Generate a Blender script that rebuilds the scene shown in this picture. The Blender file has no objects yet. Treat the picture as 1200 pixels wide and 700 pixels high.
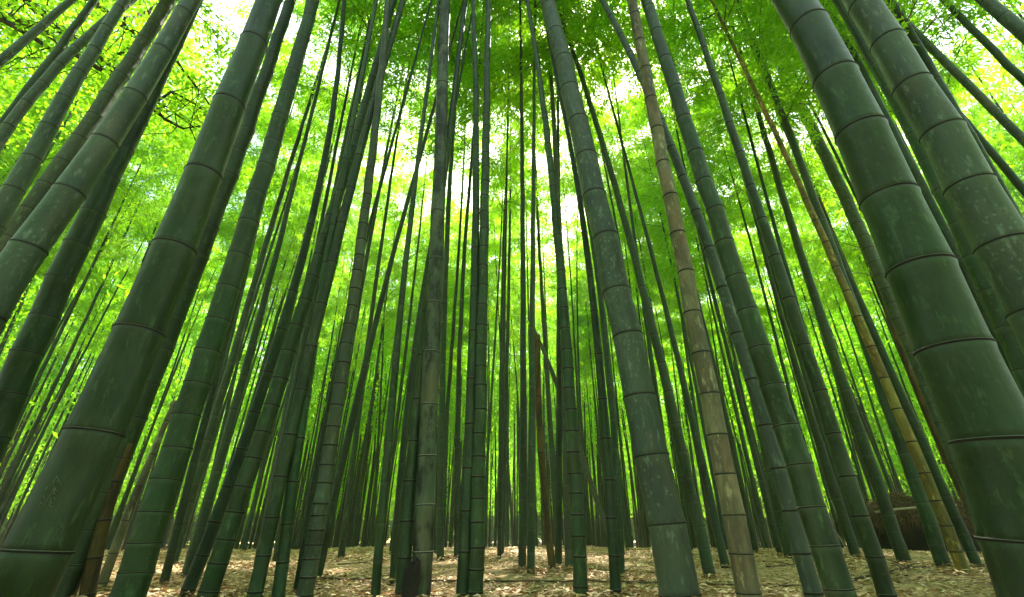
import bpy, math, random
import numpy as np
from mathutils import Vector, Matrix
random.seed(7); rng = np.random.default_rng(11)
S = bpy.context.scene; COL = S.collection
# ------------------------------------------------------------------ camera
H_CAM = 0.25; F = 536.0; PITCH = math.atan(275.0/F)
cp, sp_ = math.cos(PITCH), math.sin(PITCH)
CAM = np.array([0, 0, H_CAM])
cd = bpy.data.cameras.new('camera'); cam = bpy.data.objects.new('camera', cd); COL.objects.link(cam)
cam.location = CAM; cam.rotation_euler = (math.pi/2+PITCH, 0, 0)
cd.sensor_width = 36; cd.lens = 36*F/1200; cd.clip_start = .02; cd.clip_end = 2000
S.camera = cam
def ray(u, v):
    x, y = (u-600)/F, (350-v)/F
    return np.array([x, cp-sp_*y, sp_+cp*y])          # unit forward depth
def on_ground(u, v, z=0.0):
    d = ray(u, v); return CAM + d*((z-H_CAM)/d[2])
# ------------------------------------------------------------------ helpers
def tag(o, label=None, cat=None, group=None, kind=None):
    if label: o['label'] = label
    if cat: o['category'] = cat
    if group: o['group'] = group
    if kind: o['kind'] = kind
    return o
def empty(name, loc):
    o = bpy.data.objects.new(name, None); COL.objects.link(o); o.location = loc; o.empty_display_size = .2; return o
def link(name, me, parent=None, loc=None):
    o = bpy.data.objects.new(name, me); COL.objects.link(o)
    if parent: o.parent = parent
    if loc is not None: o.location = loc
    return o
class MB:
    """vertex, face, uv and material collector"""
    def __init__(s): s.v = []; s.f = []; s.uv = []; s.m = []; s.sm = []
    def grid(s, rings, vs=None, mat=0, close=True, cap0=False, cap1=False, smooth=True):
        """rings: list of (n,3) arrays"""
        n = len(rings[0]); b = len(s.v)
        for r in rings: s.v.extend(map(tuple, r))
        for i in range(len(rings)-1):
            for k in range(n if close else n-1):
                k2 = (k+1) % n
                s.f.append((b+i*n+k, b+i*n+k2, b+(i+1)*n+k2, b+(i+1)*n+k))
                if vs is not None:
                    s.uv.extend([(k/n, vs[i]), ((k+1)/n, vs[i]), ((k+1)/n, vs[i+1]), (k/n, vs[i+1])])
                else: s.uv.extend([(0, 0)]*4)
                s.m.append(mat if not callable(mat) else mat(i)); s.sm.append(smooth)
        if cap0: s.f.append(tuple(b+k for k in range(n))[::-1]); s.uv.extend([(0, .5)]*n); s.m.append(mat if not callable(mat) else mat(0)); s.sm.append(False)
        if cap1: s.f.append(tuple(b+(len(rings)-1)*n+k for k in range(n))); s.uv.extend([(0, .5)]*n); s.m.append(mat if not callable(mat) else mat(len(rings)-2)); s.sm.append(False)
    def tube(s, pts, rad, n=6, mat=0, vs=None, cap=True):
        pts = [np.asarray(p, float) for p in pts]; rings = []
        for i, p in enumerate(pts):
            t = pts[min(i+1, len(pts)-1)]-pts[max(i-1, 0)]; t /= np.linalg.norm(t)+1e-9
            a = np.array([1, 0, 0]) if abs(t[0]) < .8 else np.array([0, 1, 0])
            e1 = np.cross(t, a); e1 /= np.linalg.norm(e1); e2 = np.cross(t, e1)
            r = rad[i] if hasattr(rad, '__len__') else rad
            th = np.arange(n)*2*math.pi/n
            rings.append(p+r*(np.cos(th)[:, None]*e1+np.sin(th)[:, None]*e2))
        s.grid(rings, vs, mat, True, cap, cap)
    def mesh(s, name, mats):
        me = bpy.data.meshes.new(name); me.from_pydata(s.v, [], s.f)
        uv = me.uv_layers.new(name='UVMap'); uv.data.foreach_set('uv', np.array(s.uv, float).ravel())
        me.polygons.foreach_set('material_index', s.m); me.polygons.foreach_set('use_smooth', s.sm)
        for m in mats: me.materials.append(m)
        me.update(); return me
def quads_mesh(name, V, mats, mi=None, extra=None):
    """V (n,4,3) separate quads -> mesh, optionally joined with an MB (extra)"""
    n = len(V); verts = V.reshape(-1, 3); nv = len(verts)
    ev = np.array(extra.v, float).reshape(-1, 3) if extra else np.zeros((0, 3))
    ef = np.array(extra.f, int).reshape(-1, 4) + nv if extra else np.zeros((0, 4), int)
    allv = np.vstack([verts, ev]); fi = np.vstack([np.arange(nv).reshape(-1, 4), ef])
    me = bpy.data.meshes.new(name); me.vertices.add(len(allv)); me.vertices.foreach_set('co', allv.ravel())
    me.loops.add(fi.size); me.loops.foreach_set('vertex_index', fi.ravel().astype(np.int32))
    me.polygons.add(len(fi)); me.polygons.foreach_set('loop_start', np.arange(0, fi.size, 4, dtype=np.int32))
    m = np.zeros(len(fi), np.int32)
    if mi is not None: m[:n] = mi
    if extra: m[n:] = np.array(extra.m)
    for x in mats: me.materials.append(x)
    me.polygons.foreach_set('material_index', m); me.update(); me.validate(); return me
# ------------------------------------------------------------------ materials
def newmat(name):
    m = bpy.data.materials.new(name); m.use_nodes = True; nt = m.node_tree; nt.nodes.clear()
    out = nt.nodes.new('ShaderNodeOutputMaterial'); return m, nt, out
class NT:
    def __init__(s, nt): s.t = nt
    def n(s, typ, **k):
        x = s.t.nodes.new('ShaderNode'+typ)
        for a, b in k.items(): setattr(x, a, b)
        return x
    def l(s, a, b): s.t.links.new(a, b)
    def set(s, sock, v):
        if hasattr(v, 'default_value') or hasattr(v, 'links'): s.l(v, sock)
        else: sock.default_value = v
    def math(s, op, a, b=0.0, c=None, clamp=False):
        x = s.n('Math', operation=op, use_clamp=clamp); s.set(x.inputs[0], a); s.set(x.inputs[1], b)
        if c is not None: s.set(x.inputs[2], c)
        return x.outputs[0]
    def mix(s, f, a, b):
        x = s.n('Mix', data_type='RGBA'); s.set(x.inputs[0], f); s.set(x.inputs[6], a); s.set(x.inputs[7], b); return x.outputs[2]
    def ramp(s, f, stops):
        x = s.n('ValToRGB'); s.l(f, x.inputs[0]); e = x.color_ramp.elements
        while len(e) < len(stops): e.new(.5)
        for q, (p, c) in zip(e, stops): q.position = p; q.color = c if len(c) == 4 else (*c, 1)
        return x.outputs[0]
    def noise(s, vec, scale, detail=3, rough=.55):
        x = s.n('TexNoise'); s.l(vec, x.inputs['Vector']); x.inputs['Scale'].default_value = scale
        x.inputs['Detail'].default_value = detail; x.inputs['Roughness'].default_value = rough; return x.outputs[0]
def c4(c): return (*c, 1)
def culm_mat(name, ca, cb, blotch=.3, lichen=0.0, stain=0.0, wax=.5, rough=.42):
    m, nt, out = newmat(name); g = NT(nt)
    tc = g.n('TexCoord'); oi = g.n('ObjectInfo')
    off = g.n('VectorMath', operation='SCALE'); off.inputs[0].default_value = (37, 17, 53); g.l(oi.outputs['Random'], off.inputs['Scale'])
    add = g.n('VectorMath', operation='ADD'); g.l(tc.outputs['Object'], add.inputs[0]); g.l(off.outputs[0], add.inputs[1]); P = add.outputs[0]
    def scl(v):
        x = g.n('VectorMath', operation='MULTIPLY'); g.l(P, x.inputs[0]); x.inputs[1].default_value = v; return x.outputs[0]
    big = g.noise(scl((1, 1, .5)), 3.0, 4)
    fib = g.noise(scl((90, 90, 2.2)), 1.0, 3)
    fine = g.noise(P, 60, 4, .65)
    sep = g.n('SeparateXYZ'); g.l(tc.outputs['UV'], sep.inputs[0])
    fr = g.math('FRACT', sep.outputs[1])
    # colour: two greens by broad noise, each plant a little different, fibres
    col = g.mix(g.ramp(big, [(.32, (0, 0, 0)), (.68, (1, 1, 1))]), c4(ca), c4(cb))
    hs = g.n('HueSaturation'); g.l(col, hs.inputs['Color'])
    g.l(g.math('MULTIPLY_ADD', oi.outputs['Random'], .05, .475), hs.inputs['Hue'])
    g.l(g.math('MULTIPLY_ADD', fib, .55, .72), hs.inputs['Value'])
    col = hs.outputs[0]
    wn = g.n('TexWhiteNoise', noise_dimensions='2D'); cb_ = g.n('CombineXYZ'); g.l(g.math('FLOOR', sep.outputs[1]), cb_.inputs[0]); g.l(oi.outputs['Random'], cb_.inputs[1]); g.l(cb_.outputs[0], wn.inputs['Vector'])
    h2 = g.n('HueSaturation'); g.l(col, h2.inputs['Color']); g.l(g.math('MULTIPLY_ADD', wn.outputs['Value'], .45, .80), h2.inputs['Value']); g.l(g.math('MULTIPLY_ADD', wn.outputs['Value'], .03, .485), h2.inputs['Hue']); col = h2.outputs[0]
    alg = g.ramp(g.noise(scl((7, 7, 1.1)), 1.6, 6, .66), [(.44, (0, 0, 0)), (.66, (1, 1, 1))])
    col = g.mix(g.math('MULTIPLY', alg, .55), col, tuple(q*.42 for q in ca)+(1,))
    yel = g.ramp(g.noise(scl((2.2, 2.2, .9)), 2.9, 5, .6), [(.52, (0, 0, 0)), (.74, (1, 1, 1))])
    col = g.mix(g.math('MULTIPLY', yel, .5), col, (cb[0]*1.9, cb[1]*1.15, cb[2]*.9, 1))
    # powdery wax under each node, fading downwards
    wx = g.math('MULTIPLY', g.ramp(fr, [(.80, (0, 0, 0)), (.955, (1, 1, 1)), (.995, (1, 1, 1)), (1, (0, 0, 0))]), g.math('MULTIPLY_ADD', fine, 1.2, -.15, True))
    col = g.mix(g.math('MULTIPLY', wx, wax*.95), col, (.125, .165, .11, 1))
    # pale rubbed patches
    rub = g.math('MULTIPLY', g.ramp(g.noise(scl((3, 3, 1.4)), 2.2, 5, .62), [(.44, (0, 0, 0)), (.70, (1, 1, 1))]), min(1, blotch*1.5))
    col = g.mix(rub, col, (.065, .095, .065, 1))
    if stain:
        st = g.math('MULTIPLY', g.ramp(g.noise(scl((4.5, 4.5, 1.6)), 3.1, 6, .68), [(.455, (0, 0, 0)), (.56, (1, 1, 1))]), stain)
        col = g.mix(st, col, (.012, .014, .010, 1))
    if lichen:
        vo = g.n('TexVoronoi'); g.l(scl((1, 1, .8)), vo.inputs['Vector']); vo.inputs['Scale'].default_value = 55
        dist = g.math('ADD', vo.outputs['Distance'], g.math('MULTIPLY_ADD', g.noise(P, 130, 4, .7), 1.1, -.5))
        sp = g.ramp(dist, [(.12, (1, 1, 1)), (.42, (0, 0, 0))])
        sc = g.n('SeparateColor'); g.l(vo.outputs['Color'], sc.inputs[0]); pick = g.math('GREATER_THAN', sc.outputs[0], .55)
        msk = g.ramp(g.noise(scl((1, 1, .7)), 2.7, 4), [(.47, (0, 0, 0)), (.60, (1, 1, 1))])
        f = g.math('MULTIPLY', g.math('MULTIPLY', sp, msk), g.math('MULTIPLY', pick, lichen))
        col = g.mix(f, col, (.16, .22, .165, 1))
    scf = g.math('MULTIPLY', g.ramp(g.noise(scl((14, 14, 4)), 2.6, 7, .72), [(.55, (0, 0, 0)), (.70, (1, 1, 1))]), .75 if stain < .5 else .15)
    col = g.mix(scf, col, tuple(min(1, q*2.6+.012) for q in cb)+(1,))
    # the scar line at the node itself
    ln = g.ramp(fr, [(0, (1, 1, 1)), (.012, (.6, .6, .6)), (.03, (0, 0, 0)), (.968, (0, 0, 0)), (.982, (.9, .9, .9)), (1, (1, 1, 1))])
    col = g.mix(g.math('MULTIPLY', ln, .85), col, (.028, .026, .018, 1))
    b = g.n('BsdfPrincipled'); g.l(col, b.inputs['Base Color'])
    g.l(g.math('MULTIPLY_ADD', fine, .3, rough-.12), b.inputs['Roughness']); b.inputs['Specular IOR Level'].default_value = .28
    bp = g.n('Bump'); bp.inputs['Strength'].default_value = .22; bp.inputs['Distance'].default_value = .004
    g.l(g.math('ADD', g.math('MULTIPLY', fib, .7), fine), bp.inputs['Height']); g.l(bp.outputs[0], b.inputs['Normal'])
    g.l(b.outputs[0], out.inputs[0]); return m
def leaf_mat(name, ca, cb, ta, tb, tw=.5):
    m, nt, out = newmat(name); g = NT(nt)
    ge = g.n('NewGeometry'); oi = g.n('ObjectInfo')
    r = g.math('MULTIPLY_ADD', ge.outputs['Random Per Island'], .6, g.math('MULTIPLY', oi.outputs['Random'], .4))
    d = g.n('BsdfPrincipled'); g.l(g.mix(r, c4(ca), c4(cb)), d.inputs['Base Color']); d.inputs['Roughness'].default_value = .45; d.inputs['Specular IOR Level'].default_value = .3
    t = g.n('BsdfTranslucent'); g.l(g.mix(r, c4(ta), c4(tb)), t.inputs['Color'])
    x = g.n('MixShader'); x.inputs[0].default_value = tw; g.l(d.outputs[0], x.inputs[1]); g.l(t.outputs[0], x.inputs[2])
    g.l(x.outputs[0], out.inputs[0]); return m
def plain_mat(name, ca, cb, scale=8, rough=.8, stretch=(1, 1, 1), bump=.3):
    m, nt, out = newmat(name); g = NT(nt); tc = g.n('TexCoord')
    mp = g.n('VectorMath', operation='MULTIPLY'); g.l(tc.outputs['Object'], mp.inputs[0]); mp.inputs[1].default_value = stretch
    f = g.noise(mp.outputs[0], scale, 5, .6)
    b = g.n('BsdfPrincipled'); g.l(g.ramp(f, [(.3, ca), (.7, cb)]), b.inputs['Base Color']); b.inputs['Roughness'].default_value = rough
    bp = g.n('Bump'); bp.inputs['Strength'].default_value = bump; bp.inputs['Distance'].default_value = .01; g.l(f, bp.inputs['Height']); g.l(bp.outputs[0], b.inputs['Normal'])
    g.l(b.outputs[0], out.inputs[0]); return m
def litter_mat(name):
    m, nt, out = newmat(name); g = NT(nt); ge = g.n('NewGeometry')
    c = g.ramp(ge.outputs['Random Per Island'], [(0, (.10, .045, .018)), (.16, (.34, .19, .08)), (.42, (.62, .41, .20)), (.8, (.74, .53, .29)), (1, (.82, .66, .44))])
    b = g.n('BsdfPrincipled'); g.l(c, b.inputs['Base Color']); b.inputs['Roughness'].default_value = .65
    g.l(b.outputs[0], out.inputs[0]); return m
M = {
 'green': culm_mat('green_culm', (.014, .038, .010), (.029, .060, .020), .32, .25, 0, .5),
 'deep': culm_mat('deep_green_culm', (.009, .029, .008), (.023, .046, .014), .25, .14, 0, .3),
 'blue': culm_mat('blue_green_culm', (.036, .060, .045), (.074, .100, .078), .75, .75, 0, .45),
 'grey': culm_mat('greyish_culm', (.036, .056, .030), (.056, .076, .043), .4, .3, .15, .6),
 'stained': culm_mat('stained_culm', (.055, .080, .050), (.085, .112, .070), .25, .1, .9, .8),
 'tan': culm_mat('tan_culm', (.142, .140, .072), (.205, .200, .110), .2, .1, .35, .3, .5),
 'yellow': culm_mat('yellow_culm', (.15, .11, .022), (.23, .18, .045), .05, 0, .45, .1, .5),
 'brown': culm_mat('dead_brown_culm', (.068, .050, .012), (.12, .086, .022), .0, 0, .6, .0, .65),
 'thin': culm_mat('thin_green_culm', (.009, .032, .009), (.023, .050, .018), .2, 0, 0, .4),
 'node_dark': plain_mat('node_scar', (.004, .004, .003), (.012, .011, .007), 40, .8),
 'node_pale': plain_mat('node_ridge_lit', (.035, .045, .025), (.10, .11, .07), 60, .7),  # upper band of each node: light caught by the ridge, put into colour
 'node_white': plain_mat('waxy_node_ridge', (.20, .22, .16), (.38, .38, .30), 60, .7),
 'rotten': plain_mat('rotten_wood_hollow_shade', (.006, .005, .004), (.03, .02, .012), 18, .95, (1, 1, .4), 1.0),  # black wood of the stump; also paints the shade of the heap's hollow
 'bark': plain_mat('dark_bark', (.018, .014, .010), (.06, .045, .032), 14, .9, (1, 1, 1), .8),
 'twig': plain_mat('twig', (.05, .07, .02), (.11, .12, .045), 12, .7),
 'leaf': leaf_mat('bamboo_leaf', (.035, .115, .008), (.09, .18, .012), (.26, .68, .008), (.56, .87, .016), .67),
 'mapleleaf': leaf_mat('broad_leaf', (.035, .11, .008), (.09, .19, .012), (.24, .64, .010), (.52, .84, .02), .66),
 'woodleaf': leaf_mat('wood_leaf', (.035, .095, .012), (.08, .15, .02), (.16, .42, .012), (.36, .58, .025), .56),
 'straw': plain_mat('straw', (.07, .038, .015), (.18, .10, .04), 25, .9),
 'pole': plain_mat('weathered_pole', (.28, .24, .18), (.42, .38, .30), 10, .7, (4, 1, 1)),
 'stick': plain_mat('dead_stick', (.04, .028, .018), (.12, .085, .05), 14, .85),
 'sheath': plain_mat('dry_sheath', (.05, .03, .018), (.13, .08, .045), 20, .85),
 'scratch': plain_mat('scratch', (.08, .09, .06), (.15, .15, .10), 40, .8),
 'litter': litter_mat('dry_leaf_litter'),
}
def ground_mat():
    m, nt, out = newmat('leaf_covered_ground'); g = NT(nt); tc = g.n('TexCoord'); P = tc.outputs['Object']
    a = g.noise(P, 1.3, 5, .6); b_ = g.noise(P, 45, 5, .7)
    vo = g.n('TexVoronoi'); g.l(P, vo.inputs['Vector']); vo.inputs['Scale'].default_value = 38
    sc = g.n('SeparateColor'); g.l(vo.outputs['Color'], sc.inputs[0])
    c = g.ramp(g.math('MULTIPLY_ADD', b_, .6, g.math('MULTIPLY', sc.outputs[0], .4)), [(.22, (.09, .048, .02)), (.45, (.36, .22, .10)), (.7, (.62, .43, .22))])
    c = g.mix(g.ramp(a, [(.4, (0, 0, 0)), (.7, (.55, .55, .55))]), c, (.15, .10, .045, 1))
    b = g.n('BsdfPrincipled'); g.l(c, b.inputs['Base Color']); b.inputs['Roughness'].default_value = .85
    bp = g.n('Bump'); bp.inputs['Strength'].default_value = .8; bp.inputs['Distance'].default_value = .02; g.l(g.math('ADD', b_, vo.outputs['Distance']), bp.inputs['Height']); g.l(bp.outputs[0], b.inputs['Normal'])
    g.l(b.outputs[0], out.inputs[0]); return m
# ------------------------------------------------------------------ ground
def gz(x, y):
    r = np.hypot(x, y); a = np.clip((r-1.0)/3, 0, 1)
    return a*.018*(np.sin(x*1.7+.6*y)+np.sin(y*1.3-.8*x+1.2))-.024*np.clip(r-9, 0, 34)*np.clip((r-7)/5, 0, 1)
def build_ground():
    ax = np.concatenate([-np.geomspace(400, 12, 22), np.linspace(-11.5, 11.5, 93), np.geomspace(12, 400, 22)])
    ay = np.concatenate([-np.geomspace(400, 6, 16), np.linspace(-5.5, 16, 87), np.geomspace(16.5, 400, 24)])
    X, Y = np.meshgrid(ax, ay); Z = gz(X, Y)
    V = np.stack([X, Y, Z], -1).reshape(-1, 3); n = len(ax)
    fs = [(j*n+i, j*n+i+1, (j+1)*n+i+1, (j+1)*n+i) for j in range(len(ay)-1) for i in range(n-1)]
    me = bpy.data.meshes.new('ground'); me.from_pydata(V.tolist(), [], fs)
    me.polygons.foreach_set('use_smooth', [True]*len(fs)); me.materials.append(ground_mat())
    tag(link('ground', me), kind='structure')
build_ground()
# dry bamboo leaves lying on the ground: countless, one object
def build_litter():
    n = 120000
    r = 1.0+13*rng.random(n)**1.5; az = (rng.random(n)-.5)*2.3
    x, y = r*np.sin(az), r*np.cos(az)
    fld = np.sin(x*2.3+1.1*np.sin(y*1.7))+np.sin(y*2.9+1.3*np.sin(x*2.1+.5))+.6*np.sin(x*7+y*5)
    keep = rng.random(n) < np.clip(.75+.35*fld, .12, 1); x, y = x[keep], y[keep]
    bx, by = [], []
    for a, b in bases:
        q = math.hypot(a, b)
        if q < 13:
            k = int(150/(1+q*.12)); t = rng.random(k)*6.28; rr = .05+.13*rng.random(k)**1.5; bx.append(a+rr*np.cos(t)); by.append(b+rr*np.sin(t))
    pile = np.concatenate([np.zeros(len(x)), np.full(sum(map(len, bx)), 1.0)])
    x = np.concatenate([x]+bx); y = np.concatenate([y]+by); n = len(x); r = np.hypot(x, y)
    th = rng.random(n)*2*math.pi; L = .018+.04*rng.random(n); W = L*(.10+.12*rng.random(n))
    L *= np.clip(.7+r*.08, .8, 1.6); W *= np.clip(.7+r*.08, .8, 1.6)
    d = np.stack([np.cos(th), np.sin(th), (rng.random(n)-.45)*.5], -1); w = np.stack([-np.sin(th), np.cos(th), (rng.random(n)-.5)*.8], -1)*W[:, None]
    p = np.stack([x, y, gz(x, y)+.004+(.016+.018*pile)*rng.random(n)], -1)
    mid = p+d*(L*.45)[:, None]; tip = p+d*L[:, None]; tip[:, 2] = np.maximum(tip[:, 2]-.2*L, gz(tip[:, 0], tip[:, 1])+.003)
    me = quads_mesh('leaf_litter', np.stack([p, mid+w, tip, mid-w], 1), [M['litter']])
    tag(link('leaf_litter', me), 'dry tan bamboo leaves scattered over the whole grove floor', 'leaf litter', kind='stuff')
# ------------------------------------------------------------------ crowns
def leaves(P, D, L, W, droop):
    n = len(P); up = rng.normal(size=(n, 3)); w = np.cross(D, up); w /= np.linalg.norm(w, axis=1)[:, None]+1e-9
    w = w*W[:, None]; mid = P+D*(L*.4)[:, None]; tip = P+D*L[:, None]; tip[:, 2] -= droop*L; mid[:, 2] -= droop*L*.25
    return np.stack([P, mid+w, tip, mid-w], 1)
def crown_mesh(k, Ht=6.5, big=1.0, nper=13, thin=1.0):
    rs = np.random.default_rng(100+k); mb = MB(); Ps = []; Ds = []
    nn = 22; a0 = 0.0; side = rs.random()*6.28; gap = rs.random()*.8+.1
    for i in range(nn):
        t = (i+.5)/nn; z = Ht*t*.98; keep = rs.random() < .80*thin
        if not keep: continue
        a0 = rs.random()*6.28 if i % 2 == 0 else a0+2.2+rs.random()
        for bnum in range(2 if rs.random() < .85 else 1):
            az = a0+bnum*1.1+rs.normal()*.2
            if rs.random() > .85+.40*math.cos(az-side) or abs(t-gap) < .06: continue      # crowns are lopsided and open in places
            Lb = (.75+1.15*math.sin(math.pi*min(1, .18+t*.82))**.8)*(.75+.5*rs.random())
            el = math.radians(28+22*rs.random()); pts = []
            m = 8
            for j in range(m+1):
                s = j/m; rr = Lb*s*math.cos(el); zz = z+Lb*s*math.sin(el)-.55*Lb*s*s*(.6+.6*rs.random()*.5)
                pts.append(np.array([math.cos(az+.15*s)*rr, math.sin(az+.15*s)*rr, zz]))
            mb.tube(pts[::2], np.linspace(.009, .003, 5), 3, 1, cap=False)
            for j in range(1, m+1):
                for tw in range(4):
                    if rs.random() < .15: continue
                    ta = az+rs.normal()*1.1; td = np.array([math.cos(ta), math.sin(ta), rs.normal()*.35-.05]); td /= np.linalg.norm(td)
                    Lt = .16+.30*rs.random()
                    c = rs.integers(int(nper*.5), nper)
                    u = rs.random(c); base = pts[j][None]+td[None]*(u*Lt)[:, None]+rs.normal(size=(c, 3))*.05
                    dd = td[None]+rs.normal(size=(c, 3))*.55; dd[:, 2] -= .25; dd /= np.linalg.norm(dd, axis=1)[:, None]
                    Ps.append(base); Ds.append(dd)
    P = np.vstack(Ps); D = np.vstack(Ds); n = len(P)
    L = (.06+.055*rs.random(n))*big; W = L*(.09+.05*rs.random(n))
    return quads_mesh('crown', leaves(P, D, L, W, .25), [M['leaf'], M['twig']], 0, mb), n
CROWNS = [crown_mesh(k, nper=30, thin=[1.2, .62, 1.15, .75, 1][k % 5])[0] for k in range(10)]
print('leaves per crown', [len(c.polygons) for c in CROWNS])
# ------------------------------------------------------------------ culms
def node_zs(z0, z1, s0, smax, jit=.06):
    zs = [z0]; s = s0
    while zs[-1] < z1:
        zs.append(zs[-1]+s*(1+random.uniform(-jit, jit))); s = min(smax, s*1.12)
    return zs
def culm_mesh(pos, rad, zs, H, mat, sides=18, ridge=True, zbot=-.12):
    """pos(z), rad(z); zs = node heights"""
    mb = MB(); r0_ = rad(.5)
    kz = np.array([zbot]+list(zs)+[H+1]); kx = np.array([random.uniform(-1, 1)*.10*r0_ for _ in kz]); ky = np.array([random.uniform(-1, 1)*.10*r0_ for _ in kz]); pos0 = pos
    pos = lambda z: pos0(z)+np.array([np.interp(z, kz, kx), np.interp(z, kz, ky), 0])
    th = np.arange(sides)*2*math.pi/sides; ct, st = np.cos(th), np.sin(th)
    def ring(z, k=1.0):
        p = pos(z); t = pos(z+.02)-pos(z-.02); t /= np.linalg.norm(t)
        e1 = np.cross(t, [0, 1, 0]); e1 /= np.linalg.norm(e1); e2 = np.cross(e1, t)
        return p+rad(z)*k*(ct[:, None]*e1-st[:, None]*e2)
    zz = [z for z in zs if z < H-.05]
    seq = [(zbot, 1.0, -1+.0)]
    for i, z in enumerate(zz):
        r = rad(z); nxt = zz[i+1] if i+1 < len(zz) else H; prv = zz[i-1] if i else zbot
        if ridge:
            a, b = .16*r, .05*r
            for dz, k in ((-a*1.6, 1.0), (-b, 1.034), (0, .99), (b, 1.034), (a*1.6, 1.0)):
                ph = i+(dz/(nxt-z) if dz > 0 else dz/(z-prv)); seq.append((z+dz, k, ph))
            for q in (.35, .7): seq.append((z+(nxt-z)*q, .992, i+q))
        else: seq.append((z, 1.02 if i % 1 == 0 else 1, i)); seq.append((z+(nxt-z)*.5, .99, i+.5))
    seq.append((H, 1, len(zz)-.5)); seq.sort(key=lambda q: q[0])
    mb.grid([ring(z, k) for z, k, p in seq], [p for z, k, p in seq], 0, True, True, True)
    return mb.mesh('culm', [mat]), ring
def node_mesh(ring, rad, z, pale=None):
    mb = MB(); r = rad(z)
    h = max(.0035, .048*r)
    prof = [(-h*1.9, .985), (-h*1.5, 1.02), (-h*.5, 1.036), (h*.0, 1.058), (h*.4, 1.064), (h*.9, 1.05), (h*1.3, .985)]
    mb.grid([ring(z+dz, k) for dz, k in prof], None, lambda i: 0 if i < 4 else 1)
    return mb.mesh('node', [M['node_dark'], pale or M['node_pale']])
bases = []          # (x,y,r) of every plant rooted so far
SPECIAL = {}
def plant(key, pts, base, mat, label, nodes=None, s0=.13, smax=.26, D=None, Htop=None, group='bamboo plants of the grove', crown=True, broken=None, sides=None, ringnodes=None):
    """pts (u,v,w) are read off the photograph along one culm; the culm is set upright on the ground at its own distance"""
    pts = sorted(pts, key=lambda p: -p[1])
    if D is None:
        P0 = on_ground(*base)
    else:
        u, v, w = pts[0]; P0 = CAM+ray(u, v)*(D*F/w)
    nrm = np.array([P0[0], P0[1], 0]); dist = np.linalg.norm(nrm); nrm /= dist; lat = np.array([nrm[1], -nrm[0], 0])
    S_, Z_, R_ = [], [], []
    if D is None: S_.append(0.0); Z_.append(0.0)
    for u, v, w in pts:
        d = ray(u, v); t = dist/float(d@nrm); q = CAM+d*t
        S_.append(float(q@lat)-float(P0@lat)); Z_.append(q[2]); R_.append((q[2], w*t/F/2))
    S_ = np.array(S_); Z_ = np.array(Z_); zt, zl = Z_.max(), Z_.min()
    deg = 2 if len(Z_) > 3 else 1
    co = np.polyfit(Z_, S_, deg)
    if deg == 2 and abs(co[0])*((zt-zl)**2) > .5: co = np.polyfit(Z_, S_, 2)
    f = np.poly1d(co); df = f.deriv()
    lo = max(zl, 0)
    def lateral(z):
        if z > zt: return f(zt)+df(zt)*(z-zt)
        if z < lo: return f(lo)+df(lo)*(z-lo)
        return f(z)
    rz = np.array(R_); rc = np.polyfit(rz[:, 0], rz[:, 1], 1) if len(rz) > 1 else [0, rz[0, 1]]
    rmax = rz[:, 1].max()*1.04; rmin = max(rz[:, 1].min()*.9, .004)
    H = Htop or max((13+random.random()*2 if dist < 3.6 else 11+random.random()*2), zt+4.5)
    if broken: H = zt
    def rad(z):
        r = lambda q: min(max(rc[0]*q+rc[1], rmin), rmax)
        if z <= zt or broken: return r(z)
        a = r(zt); return max(a*(1-(z-zt)/(H-zt))**.9, .005)
    b0 = P0+lat*lateral(0.0); b0 = np.array([b0[0], b0[1], 0.0])
    # b0 shifted on the plane
    def pos(z): return lat*(lateral(z)-lateral(0.0))+np.array([0, 0, z])
    zs = []
    if nodes:
        for v in sorted(nodes, reverse=True):
            # height on the culm whose image row is v
            a, b = -.5, zt+3
            for _ in range(40):
                mid = (a+b)/2; q = b0+pos(mid)-CAM; yy = (-q[1]*sp_+q[2]*cp)/(q[1]*cp+q[2]*sp_); row = 350-F*yy
                if row > v: a = mid
                else: b = mid
            zs.append(mid)
        step = (zs[-1]-zs[0])/max(1, len(zs)-1)
        step_lo = zs[1]-zs[0]
        while zs[0] > .03: zs.insert(0, zs[0]-step_lo); step_lo = max(.05, step_lo*.88)
        zs = [z for z in zs if z > -.1]
        last = zs[-1]-zs[-2]
        while zs[-1] < H: zs.append(zs[-1]+min(last, .42)*random.uniform(.95, 1.05))
    else: zs = node_zs(random.uniform(0, .05), H, s0, smax)
    wmax = max(p[2] for p in pts)
    n = sides or (40 if wmax > 40 else 28 if wmax > 18 else 16)
    root = tag(empty('bamboo', b0), label, 'bamboo', group)
    me, ring = culm_mesh(pos, rad, zs, H, M[mat], n, wmax > 7)
    cu = link('culm', me, root)
    if (ringnodes if ringnodes is not None else wmax > 11.5):
        c = 0
        for z in zs:
            if .02 < z < min(zt+.6, H-.1) and c < 26: link('node', node_mesh(ring, rad, z, M['node_white'] if mat == 'stained' else None), cu); c += 1
    if crown and not broken:
        t = pos(H)-pos(H-.5); t /= np.linalg.norm(t); sc = random.uniform(.88, 1.1)
        o = link('crown', random.choice(CROWNS), root, pos(H-6.4*sc))
        o.rotation_mode = 'QUATERNION'; o.rotation_quaternion = Vector((0, 0, 1)).rotation_difference(Vector(t)) @ Matrix.Rotation(random.random()*6.28, 3, 'Z').to_quaternion()
        o.scale = (sc, sc, sc)
    bases.append((b0[0], b0[1])); SPECIAL[key] = (root, cu, b0, pos, rad, H)
    return root
from math import radians as R
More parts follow.
